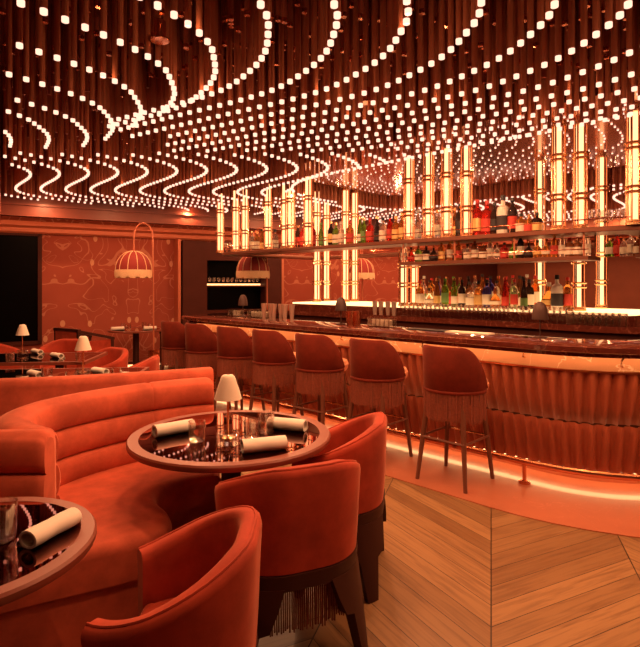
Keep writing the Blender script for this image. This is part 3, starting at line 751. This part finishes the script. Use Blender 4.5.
for x, dsc in zip((455, 378, 321, 276, 239, 206, 181), desc):
    u = u_at(x, 3.70); put(st, (*B(3.70, u), .006), BROT - PI/2 + random.uniform(-.05, .05), 'burgundy velvet bar stool with long fringe, ' + dsc)

# ------------------------------------------------------------------ tub chairs
def tub(name, velv):
    t = empty(name, (0, 0, 0)); tag(t, 'x', 'armchair')
    hw, r, yb, yf = .295, .235, -.29, .14
    path = []; con = lambda y: hw - .085*max(0, (y-(yb+r))/(yf-yb-r))**1.6
    for k in range(9): path.append((con(yf + (yb+r-yf)*k/8), yf + (yb+r-yf)*k/8))
    for k in range(1, 11): a = -PI/2*k/10; path.append((hw-r+r*math.cos(a), yb+r+r*math.sin(a)))
    for k in range(1, 6): path.append((hw-r - 2*(hw-r)*k/6, yb))
    for k in range(0, 11): a = -PI/2 - PI/2*k/10; path.append((-hw+r+r*math.cos(a), yb+r+r*math.sin(a)))
    for k in range(1, 9): path.append((-con(yb+r + (yf-yb-r)*k/8), yb+r + (yf-yb-r)*k/8))
    n = len(path)
    acc = [0]
    for a, b2 in zip(path, path[1:]): acc.append(acc[-1] + math.dist(a, b2))
    inn = offset(path, .055); rows = []
    for i in range(n):
        f = abs(acc[i]/acc[-1]*2-1); g = min(1, max(0, (f-.22)/.78)); h = .80 - .165*(g*g*(3-2*g)*.55 + g*.45)
        x, y = path[i]; xi, yi = inn[i]; fl_ = .018
        ox, oy = x-(xi-x)*.0, y; ex_, ey_ = (x-xi)/.055, (y-yi)/.055
        pt = lambda o_, z: (x + ex_*o_, y + ey_*o_, z)
        rows.append([pt(-.012, .40), pt(-.002, .405), pt(.004, .5), pt(.010, (.5+h)/2), pt(.016, h-.03), pt(.012, h-.010), pt(-.004, h), pt(-.036, h), pt(-.050, h-.010), pt(-.055, h-.03), pt(-.055, (.5+h)/2), pt(-.055, .40)])
    q = MB(); q.grid(rows, False, True, True); m = len(rows[0])
    q.add(rows[0], [list(range(m))]); q.add(rows[-1], [list(range(m))[::-1]]); q.build('backrest', velv, t, smooth=48)
    q = MB(); q.tube([(rows[i][6][0]*.998, rows[i][6][1], rows[i][6][2]-.001) for i in range(n)], .005, 6); q.build('piping', velv, t)
    # seat cushion
    seat = offset(path, .06); seat = seat[::1]
    poly = [(x, y) for x, y in seat] ; poly = poly[::-1] if True else poly
    q = MB(); ar = sum(poly[i][0]*poly[(i+1) % len(poly)][1]-poly[(i+1) % len(poly)][0]*poly[i][1] for i in range(len(poly)))
    if ar < 0: poly = poly[::-1]
    poly2 = [(x, y + (.09 if y > yf-.01 else 0)) for x, y in poly]
    q.rprism(poly2, .38, .475, .03); q.build('seat', velv, t, smooth=40)
    # dark frame band under the upholstery
    q = MB(); rw = []
    for i in range(n):
        x, y = path[i]; xi, yi = inn[i]; ex_, ey_ = (x-xi)/.055, (y-yi)/.055
        rw.append([(x+ex_*o_, y+ey_*o_, z) for o_, z in ((.0, .34), (.003, .40), (-.05, .40), (-.05, .34))])
    q.grid(rw, False, True, True); q.add(rw[0], [[0, 1, 2, 3]]); q.add(rw[-1], [[3, 2, 1, 0]])
    q.box((0, .12, .365), (.40, .08, .07)); q.build('seat_frame', M['dark_frame'], t)
    q = MB(); rnd = random.Random(5)
    for i, (x, y) in enumerate(resample(offset(path, .02), .0085)):
        l = .17 + rnd.uniform(-.015, .01); q.tube([(x, y, .345), (x + rnd.uniform(-.003, .003), y, .345-l)], .0034, 4)
    q.build('fringe', M['chair_fringe'], t)
    # legs: broad wrapped plates that taper down
    idx = [i for i in range(n)]
    def plate(i0, i1, sgn):
        q = MB(); rws = []
        mid = (acc[i0]+acc[i1])/2; half = (acc[i1]-acc[i0])/2
        def at(s_):
            s_ = max(0, min(acc[-1], s_))
            for k in range(n-1):
                if acc[k] <= s_ <= acc[k+1]+1e-9:
                    f = (s_-acc[k])/max(1e-9, acc[k+1]-acc[k]); return tuple(path[k][j]+(path[k+1][j]-path[k][j])*f for j in (0, 1)) , tuple(inn[k][j]+(inn[k+1][j]-inn[k][j])*f for j in (0, 1))
        for z, wf, th in ((.35, 1.0, .05), (.27, .82, .05), (.20, .62, .05), (.185, .34, .045), (0, .17, .03)):
            ro, ri = [], []
            for k in range(5):
                (x, y), (a, b2) = at(mid + half*wf*(-1+k/2)); ex_, ey_ = (x-a)/.055, (y-b2)/.055; sp = .05*(1-z/.35)
                ro.append((x+ex_*(.004+sp), y+ey_*(.004+sp), z)); ri.append((x+ex_*(sp-th), y+ey_*(sp-th), z))
            rws.append(ro + ri[::-1])
        q.grid(rws, False, True); q.add(rws[0], [list(range(10))[::-1]]); q.add(rws[-1], [list(range(10))]); return q
    for i0, i1 in ((9, 17), (25, 33), (0, 5), (n-6, n-1)): plate(i0, i1, 1).build('leg', M['dark_frame'], t)
    return t
tc = tub('tub_chair', M['velvet_chair'])
def face(a, b2): return math.atan2(b2[1]-a[1], b2[0]-a[0]) - PI/2
T2 = (-.447, 2.72); T1 = (-1.03, 1.55)
put(tc, (-.475, 1.61, 0), R(90), 'red velvet tub chair nearest the camera, facing the left round table', None, .965)
put(tc, (-.155, 2.33, 0), R(23), 'red velvet tub chair with its back to the camera at the middle round table')
put(tc, (.045, 2.85, 0), R(80), 'red velvet tub chair on the right side of the middle round table')
put(tc, (-2.50, 6.12, 0), R(150), 'red tub chair at the back right corner of the farther dark dining table', None, .94)
put(tc, (-1.86, 5.16, 0), R(95), 'red tub chair at the right end of the dark table behind the sofa')
put(tc, (-4.0, 6.75, 0), R(-10), 'red tub chair back at the far left edge by the window')
put(tc, (-3.2, 6.6, 0), R(170), 'dark red tub chair under the black window at the left')

# ------------------------------------------------------------------ round tables and table things
def round_table(x, y, r, label, rimw=.055):
    t = empty('round_table', (x, y, 0)); tag(t, label, 'table')
    q = MB(); q.lathe([(r-.05, .715), (r-.004, .72), (r, .728), (r, .742), (r-.006, .75), (r-rimw, .75), (r-rimw, .742), (0, .742), (0, .715)], 72); top = q.build('tabletop', M['rim'], t)
    q = MB(); q.lathe([(0, .742), (r-rimw, .742), (r-rimw, .7495), (0, .7495)], 72); q.build('inset', M['inset'], top)
    q = MB(); q.lathe([(.05, .02), (.05, .715)], 20); q.build('pedestal', M['dark_frame'], t)
    q = MB(); q.lathe([(0, 0), (r*.55, 0), (r*.55, .012), (r*.5, .022), (0, .022)], 40); q.build('base', M['dark_frame'], t)
    return t
round_table(T2[0], T2[1], .50, 'round dark lacquer table with three napkins in the middle foreground')
round_table(T1[0], T1[1], .36, 'round dark lacquer table cut off by the left edge', .045)
def napkin():
    q = MB(); rows = []; n = 16; L = .2
    for k in range(7):
        y = -L/2 + L*k/6; rows.append([((.034+.003*math.sin(k*1.7))*math.cos(2*PI*j/n)*1.15, y, .030 + .030*math.sin(2*PI*j/n)) for j in range(n)])
    q.grid(rows, False, True, True)
    rin = [[(x*.72, y, .03+(z-.03)*.72) for x, y, z in r_] for r_ in rows]
    q.grid(rin, False, True); q.grid([rows[0], rin[0]], False, True); q.grid([rows[-1], rin[-1]], False, True, True)
    q.grid([[(-.034, -L/2, .03), (-.034, L/2, .03)], [(-.047, -L/2, .012), (-.047, L/2, .012)], [(-.052, -L/2+.004, .002), (-.052, L/2-.004, .002)], [(-.012, -L/2, .0015), (-.012, L/2, .0015)]], flip=True)
    rc = [[(.30*x*math.cos(1)+.0, y*.98, .03+(z-.03)*.35) for x, y, z in r_] for r_ in rows]; q.grid(rc, False, True)
    return tag(q.build('napkin_roll', M['napkin']), 'x', 'napkin')
nk = napkin(); Z = .7505
def pt(x, y, z=.75): d = (HC-z)*F/(y-YH); return ((x-XC)/F*d, d)
def nap(x, y, rz, l_, z=Z): put(nk, (*pt(x, y), z), R(rz), l_, None, .86 if y > 500 or y < 400 else 1.0)
nap(174, 434, -52, 'rolled cream napkin nearest the sofa on the middle round table')
nap(264, 451, -70, 'rolled cream napkin at the near side of the middle round table')
nap(287, 430, -108, 'rolled cream napkin at the far right of the middle round table')
nap(52, 536, -20, 'rolled cream napkin on the round table at the left edge')
nap(37, 354, -130, 'rolled napkin left of two on the farther dark table')
nap(57, 358, -128, 'rolled napkin right of two on the farther dark table')
nap(35, 377, -130, 'rolled napkin at the left of the dark table behind the sofa')
nap(55, 384, -130, 'rolled napkin half hidden by the sofa top, left of the small lamp')
nap(100, 374, -125, 'rolled napkin just right of the small lamp behind the sofa')
nap(132, 379, -115, 'rolled napkin at the right end of the dark table behind the sofa')
tg = tumbler(.041, .095)
def glas(x, y, l_, sc=1.0, g_=None): put(tg, (*pt(x, y), Z), 0, l_, g_, sc)
glas(197, 441, 'clear tumbler beside the napkin near the sofa on the middle table')
glas(252, 440, 'clear tumbler right of the little lamp on the middle table')
glas(266, 433, 'clear tumbler behind the near napkin on the middle table', 1.05)
glas(0, 540, 'large clear tumbler at the left edge on the near table', 1.15)
for x, y, s_ in ((80, 362, 'between the napkins and the table end'), (47, 380, 'left of the small cream lamp'), (71, 384, 'just in front of the small cream lamp'), (117, 380, 'between the two right napkins'), (10, 362, 'at the far left')):
    glas(x, y, 'tall clear glass on the dark dining tables, ' + s_, 1.0)
# little table lamps
def table_lamp():
    t = empty('table_lamp', (0, 0, 0)); tag(t, 'x', 'table lamp')
    q = MB(); q.lathe([(.052, 0), (.056, .004), (.056, .02), (.050, .026), (.056, .034), (.056, .048), (.050, .055), (.04, .056), (.04, .02), (0, .02)], 24); q.build('glass_holder', M['glass'], t)
    q = MB(); q.lathe([(.036, .02), (.036, .034), (.006, .04), (.005, .25), (0, .25)], 16); q.build('stem', M['brass'], t)
    q = MB(); n = 48
    q.grid([[(r*(1+(.025 if j % 2 else 0))*math.cos(2*PI*j/n), r*(1+(.025 if j % 2 else 0))*math.sin(2*PI*j/n), z) for j in range(n)] for r, z in ((.063, .212), (.055, .24), (.046, .27), (.037, .298), (.031, .315), (.024, .323), (.008, .325))], False, True)
    q.build('lamp_shade', M['shade'], t, smooth=60)
    return t
tl = table_lamp()
put(tl, (*pt(228, 444), Z), 0, 'little cream-shaded lamp in the centre of the middle round table')
put(tl, (-1.93, 4.40, Z), 0, 'little cream-shaded lamp on the dark table behind the sofa')
put(tl, (-3.13, 5.68, Z), 0, 'little cream-shaded lamp on the far dark table below the black window')
# dark dining tables behind the sofa
def rect_table(x, y, sx, sy, rz, label):
    t = empty('dining_table', (x, y, 0), rz); tag(t, label, 'table')
    q = MB(); q.box((0, 0, .735), (sx, sy, .03)); top = q.build('tabletop', M['rim'], t, smooth=0)
    q = MB(); q.box((0, 0, .747), (sx-.06, sy-.06, .0068)); q.build('inset', M['inset'], top, smooth=0)
    for k in (-1, 1):
        q = MB(); q.lathe([(.2, 0), (.2, .015), (.04, .03), (.04, .72)], 16, (k*sx*.28, 0, 0)); q.build('pedestal', M['dark_frame'], t)
rect_table(-2.45, 4.42, 1.9, .75, R(6), 'dark lacquer dining table right behind the sofa')
rect_table(-3.15, 5.50, 1.7, .75, R(6), 'farther dark lacquer dining table near the black window')

# ------------------------------------------------------------------ sofa
sofa = empty('curved_sofa', (-1.0, 2.7, 0)); tag(sofa, 'curved terracotta velvet banquette with channelled back in the foreground', 'sofa')
so = lambda P: [(x+1.0, y-2.7) for x, y in P]
front = smooth_path([(-.53, 2.93), (-.66, 2.90), (-.77, 2.82), (-.812, 2.70), (-.775, 2.59), (-.70, 2.49), (-.650, 2.37), (-.67, 2.26), (-.78, 2.17), (-.95, 2.08), (-1.12, 1.99), (-1.32, 1.86), (-1.5, 1.66), (-1.58, 1.4)], 6)
back = smooth_path([(-2.05, 1.4), (-1.95, 1.8), (-1.6, 2.18), (-1.3, 2.32), (-1.45, 2.55), (-1.47, 2.75), (-1.36, 3.05), (-1.13, 3.30), (-.88, 3.47), (-.74, 3.53)], 6)
poly = so(front + back)
ar = sum(poly[i][0]*poly[(i+1) % len(poly)][1]-poly[(i+1) % len(poly)][0]*poly[i][1] for i in range(len(poly)))
if ar < 0: poly = poly[::-1]
q = MB(); q.rprism(poly, .30, .465, .045, 6); q.build('seat', M['velvet'], sofa, smooth=50)
q = MB(); q.prism(offset(poly, -.012, True), .07, .30); q.build('skirt', M['velvet'], sofa, smooth=40)
q = MB(); q.prism(offset(poly, -.05, True), 0, .07); q.build('plinth', M['dark_frame'], sofa, smooth=40)
cpath = smooth_path([(-.73, 3.47), (-.88, 3.40), (-1.11, 3.23), (-1.32, 2.98), (-1.43, 2.74), (-1.415, 2.52), (-1.32, 2.37), (-1.19, 2.28)], 8)
def roll_profile(z0, z1, n=3):
    pr_ = [(-.095, z1-.04), (-.10, z0)]
    h = (z1-z0)/n
    for k in range(n):
        for j in range(9):
            a = PI*j/8; zz = z0 + h*k + h*(1-math.cos(a))/2
            pr_.append((.055 + .045*math.sin(a)**.7 - .035*(k/n) , zz))
    pr_ += [(.02, z1+.012), (-.03, z1+.012), (-.075, z1-.004)]
    return pr_
cut = 14
def end_taper(path, prof, name, t0=True, t1=True):
    q = MB(); rows = []
    for k, (o_, z) in enumerate(prof): rows.append(offset(path, -o_))
    R_ = [[(rows[k][i][0], rows[k][i][1], prof[k][1]) for k in range(len(prof))] for i in range(len(path))]
    def shrink(row, f, push):
        cx = sum(p_[0] for p_ in row)/len(row); cy = sum(p_[1] for p_ in row)/len(row); cz = sum(p_[2] for p_ in row)/len(row)
        return [(cx+(x-cx)*f+push[0], cy+(y-cy)*f+push[1], cz+(z-cz)*(1-(1-f)*.25)) for x, y, z in row]
    def dirv(a, b2): L = math.dist(a, b2); return ((b2[0]-a[0])/L, (b2[1]-a[1])/L)
    if t0:
        dv = dirv(path[1], path[0]); pre = [shrink(R_[0], f, (dv[0]*e, dv[1]*e)) for f, e in ((.55, .035), (.8, .026), (.94, .012))]; R_ = pre + R_
    if t1:
        dv = dirv(path[-2], path[-1]); R_ += [shrink(R_[-1], f, (dv[0]*e, dv[1]*e)) for f, e in ((.94, .012), (.8, .026), (.55, .035))][0:0] or []
        last = R_[-1]; R_ += [shrink(last, f, (dv[0]*e, dv[1]*e)) for f, e in ((.94, .016), (.8, .032), (.5, .045))]
    q.grid(R_, False, True); m = len(prof)
    q.add(R_[0], [list(range(m))[::-1]]); q.add(R_[-1], [list(range(m))])
    q.build(name, M['velvet'], sofa, smooth=60)
pf = roll_profile(.44, .885)
end_taper(so(cpath[:cut]), pf, 'backrest'); end_taper(so(cpath[cut:]), pf, 'backrest')
end_taper(so(smooth_path([(-1.14, 2.22), (-1.42, 2.19), (-1.75, 2.02), (-1.93, 1.75), (-2.0, 1.4)], 8)), pf, 'backrest')

# banquette that backs onto it
bq = empty('banquette', (-1.5, 3.6, 0)); tag(bq, 'straight terracotta velvet banquette back to back with the curved sofa', 'sofa')
bo = lambda P: [(x+1.5, y-3.6) for x, y in P]
bp_ = [(-.78, 3.86), (-1.05, 3.72), (-1.45, 3.55), (-1.85, 3.42), (-2.4, 3.32), (-3.2, 3.26)]
def rp_(w_, z0, z1): return [(-w_, z0), (w_, z0), (w_, z1-.05), (w_*.8, z1-.012), (w_*.4, z1), (-w_*.4, z1), (-w_*.8, z1-.012), (-w_, z1-.05)]
q = MB(); q.sweep(bo(smooth_path(bp_, 6)), rp_(.07, .10, .905)); q.build('backrest', M['velvet'], bq, smooth=50)
q = MB(); q.sweep(bo(offset(smooth_path(bp_, 6), .27)), rp_(.20, .10, .46)); q.build('seat', M['velvet'], bq, smooth=50)
q = MB(); q.sweep(bo(offset(smooth_path(bp_, 6), .2)), rp_(.22, 0, .10)); q.build('plinth', M['dark_frame'], bq, smooth=50)

# ------------------------------------------------------------------ far table and framed armchairs
ft = round_table(-3.05, 8.95, .44, 'far round table set for dinner in front of the patterned wall')
def framed_chair(x, y, rz, label):
    t = empty('framed_armchair', (x, y, 0), rz); tag(t, label, 'armchair')
    for sx in (-1, 1):
        for sy, h in ((-1, .84), (1, .66)):
            q = MB(); q.box((sx*.30, sy*.27, h/2), (.045, .045, h)); q.build('leg', M['dark_frame'], t, smooth=0)
        q = MB(); q.add([(sx*.30-.03, -.3, .80), (sx*.30+.03, -.3, .80), (sx*.30+.03, .3, .65), (sx*.30-.03, .3, .65), (sx*.30-.03, -.3, .84), (sx*.30+.03, -.3, .84), (sx*.30+.03, .3, .69), (sx*.30-.03, .3, .69)], [(3, 2, 1, 0), (4, 5, 6, 7), (0, 1, 5, 4), (1, 2, 6, 5), (2, 3, 7, 6), (3, 0, 4, 7)]); q.build('arm', M['dark_frame'], t, smooth=0)
        q = MB(); q.box((sx*.295, 0, .55), (.03, .5, .22)); q.build('side_panel', M['velvet_chair'], t, smooth=0)
    q = MB(); q.box((0, -.27, .62), (.56, .05, .36)); q.build('backrest', M['velvet_chair'], t, smooth=0)
    q = MB(); q.box((0, -.27, .825), (.62, .06, .035)); q.build('top_rail', M['dark_frame'], t, smooth=0)
    q = MB(); q.rprism([(-.27, -.24), (.27, -.24), (.27, .28), (-.27, .28)], .33, .47, .03); q.build('seat', M['velvet_chair'], t)
    return t
framed_chair(-3.58, 8.2, R(-35), 'red armchair with dark wooden frame left of the far round table')
framed_chair(-2.34, 9.40, R(70), 'red armchair with dark wooden frame right of the far round table')
for i, (dx, dy) in enumerate(((-.25, .1), (-.05, -.2), (.22, .05), (.05, .25))):
    put(tg, (-3.05+dx, 8.95+dy, Z), 0, 'clear glass standing on the far round table', 'glasses on the far round table')
for dx, dy, rz, l_ in ((-.22, -.22, -60, 'rolled napkin on the left of the far round table'), (.27, -.12, -60, 'rolled napkin on the right of the far round table')):
    put(nk, (-3.05+dx, 8.95+dy, Z), R(rz), l_)

# ------------------------------------------------------------------ arched floor lamps with fringed domes
def arc_lamp(d, px, ztop, side, label):
    X = (px-XC)/F*d; t = empty('arc_floor_lamp', (X, d, 0)); tag(t, label, 'floor lamp')
    r = .28; zb = 1.71; n = 48
    dome = [(r, zb), (r*.97, zb+.08), (r*.87, zb+.165), (r*.70, zb+.235), (r*.46, zb+.285), (r*.2, zb+.31), (.03, zb+.315)]
    q = MB(); q.lathe(dome, n); sh_ = q.build('lamp_shade', M['shade_red'], t)
    for k in range(12):
        a = 2*PI*k/12; q = MB(); q.tube([((rr+.004)*math.cos(a), (rr+.004)*math.sin(a), z) for rr, z in dome], .006, 5); q.build('seam', M['cream_fringe'], sh_)
    q = MB(); m = 96
    q.grid([[(r_*math.cos(2*PI*j/m), r_*math.sin(2*PI*j/m), z - (dz if (j % 8) in (2, 3, 4, 5, 6) else 0)) for j in range(m)] for r_, z, dz in ((r+.008, zb+.015, 0), (r+.014, zb-.04, 0), (r+.008, zb-.095, .02))], False, True); q.build('fringe', M['cream_fringe'], sh_)
    q = MB(); q.lathe([(0, zb-.02), (.04, zb+.02), (.05, zb+.07), (.03, zb+.13), (0, zb+.14)], 12); q.build('bulb', M['strip_soft'], t)
    pxo = side*.30
    arc = [(0, 0, zb+.31), (0, 0, zb+.45)] + [(pxo/2 - pxo/2*math.cos(PI*k/10), 0, zb+.55 + .21*math.sin(PI*k/10)) for k in range(0, 10)] + [(pxo, 0, zb+.45), (pxo*1.05, 0, .45)]
    q = MB(); q.tube(arc, .013, 8); q.build('pole', M['trim'], t)
    q = MB()
    for k in range(14):
        a = 2*PI*k/14; q.tube([(pxo*1.05+.07*math.cos(a), .07*math.sin(a), 0), (pxo*1.05+.07*math.cos(a), .07*math.sin(a), .45)], .014, 6)
    q.lathe([(0, 0), (.068, 0), (.068, .45), (0, .45)], 18, (pxo*1.05, 0, 0)); q.build('base', M['copper'], t)
arc_lamp(8.6, 134, 2.45, 1, 'arched floor lamp with red fringed dome left of the bar end')
arc_lamp(9.4, 253, 2.45, .8, 'arched floor lamp with red fringed dome before the dark shelf unit')
arc_lamp(11.0, 360.5, 2.45, .12, 'arched floor lamp with red fringed dome before the right patterned wall')

# ------------------------------------------------------------------ light
wld = bpy.data.worlds.new('World'); bpy.context.scene.world = wld; wld.use_nodes = True
bg = wld.node_tree.nodes['Background']; bg.inputs[0].default_value = (1, .38, .2, 1); bg.inputs[1].default_value = .006
LC = (1, .44, .20)
def bulb_light(x, y, z, e):                        # one real bulb in every few: shines down out of its rod, a little sideways
    l = bpy.data.lights.new('ceiling_bulb_light', 'AREA'); l.shape = 'DISK'; l.size = .03; l.energy = e; l.color = LC
    o = bpy.data.objects.new('ceiling_bulb_light', l); C.objects.link(o); o.location = (x, y, z-.004)
    p_ = bpy.data.lights.new('ceiling_bulb_glow', 'POINT'); p_.energy = e*.24; p_.color = LC; p_.shadow_soft_size = .016
    o = bpy.data.objects.new('ceiling_bulb_glow', p_); C.objects.link(o); o.location = (x, y, z-.02)
lst = sorted([q_ for q_ in lights_at if q_[1] > 1.15], key=lambda q_: (round(q_[1]/.9), q_[0]))
sel = lst[::34]
for x, y, z in sel: bulb_light(x, y, z, 9.5)
print('lit', len(lit), 'unlit', len(unlit), 'lights', len(sel))

# ------------------------------------------------------------------ camera and view
cam = bpy.data.cameras.new('camera'); cam.sensor_fit = 'HORIZONTAL'; cam.sensor_width = 36; cam.lens = F/640*36
cam.shift_y = -(323.5-YH)/640; cam.clip_start = .05
co_ = bpy.data.objects.new('camera', cam); C.objects.link(co_); co_.location = (0, 0, HC); co_.rotation_euler = (R(90), 0, 0)
sc = bpy.context.scene; sc.camera = co_
sc.view_settings.view_transform = 'Standard'; sc.view_settings.look = 'None'; sc.view_settings.gamma = 1; sc.view_settings.exposure = 0
sc.cycles.max_bounces = 9; sc.cycles.transmission_bounces = 8; sc.cycles.transparent_max_bounces = 24; sc.cycles.diffuse_bounces = 3; sc.cycles.caustics_reflective = False; sc.cycles.caustics_refractive = False
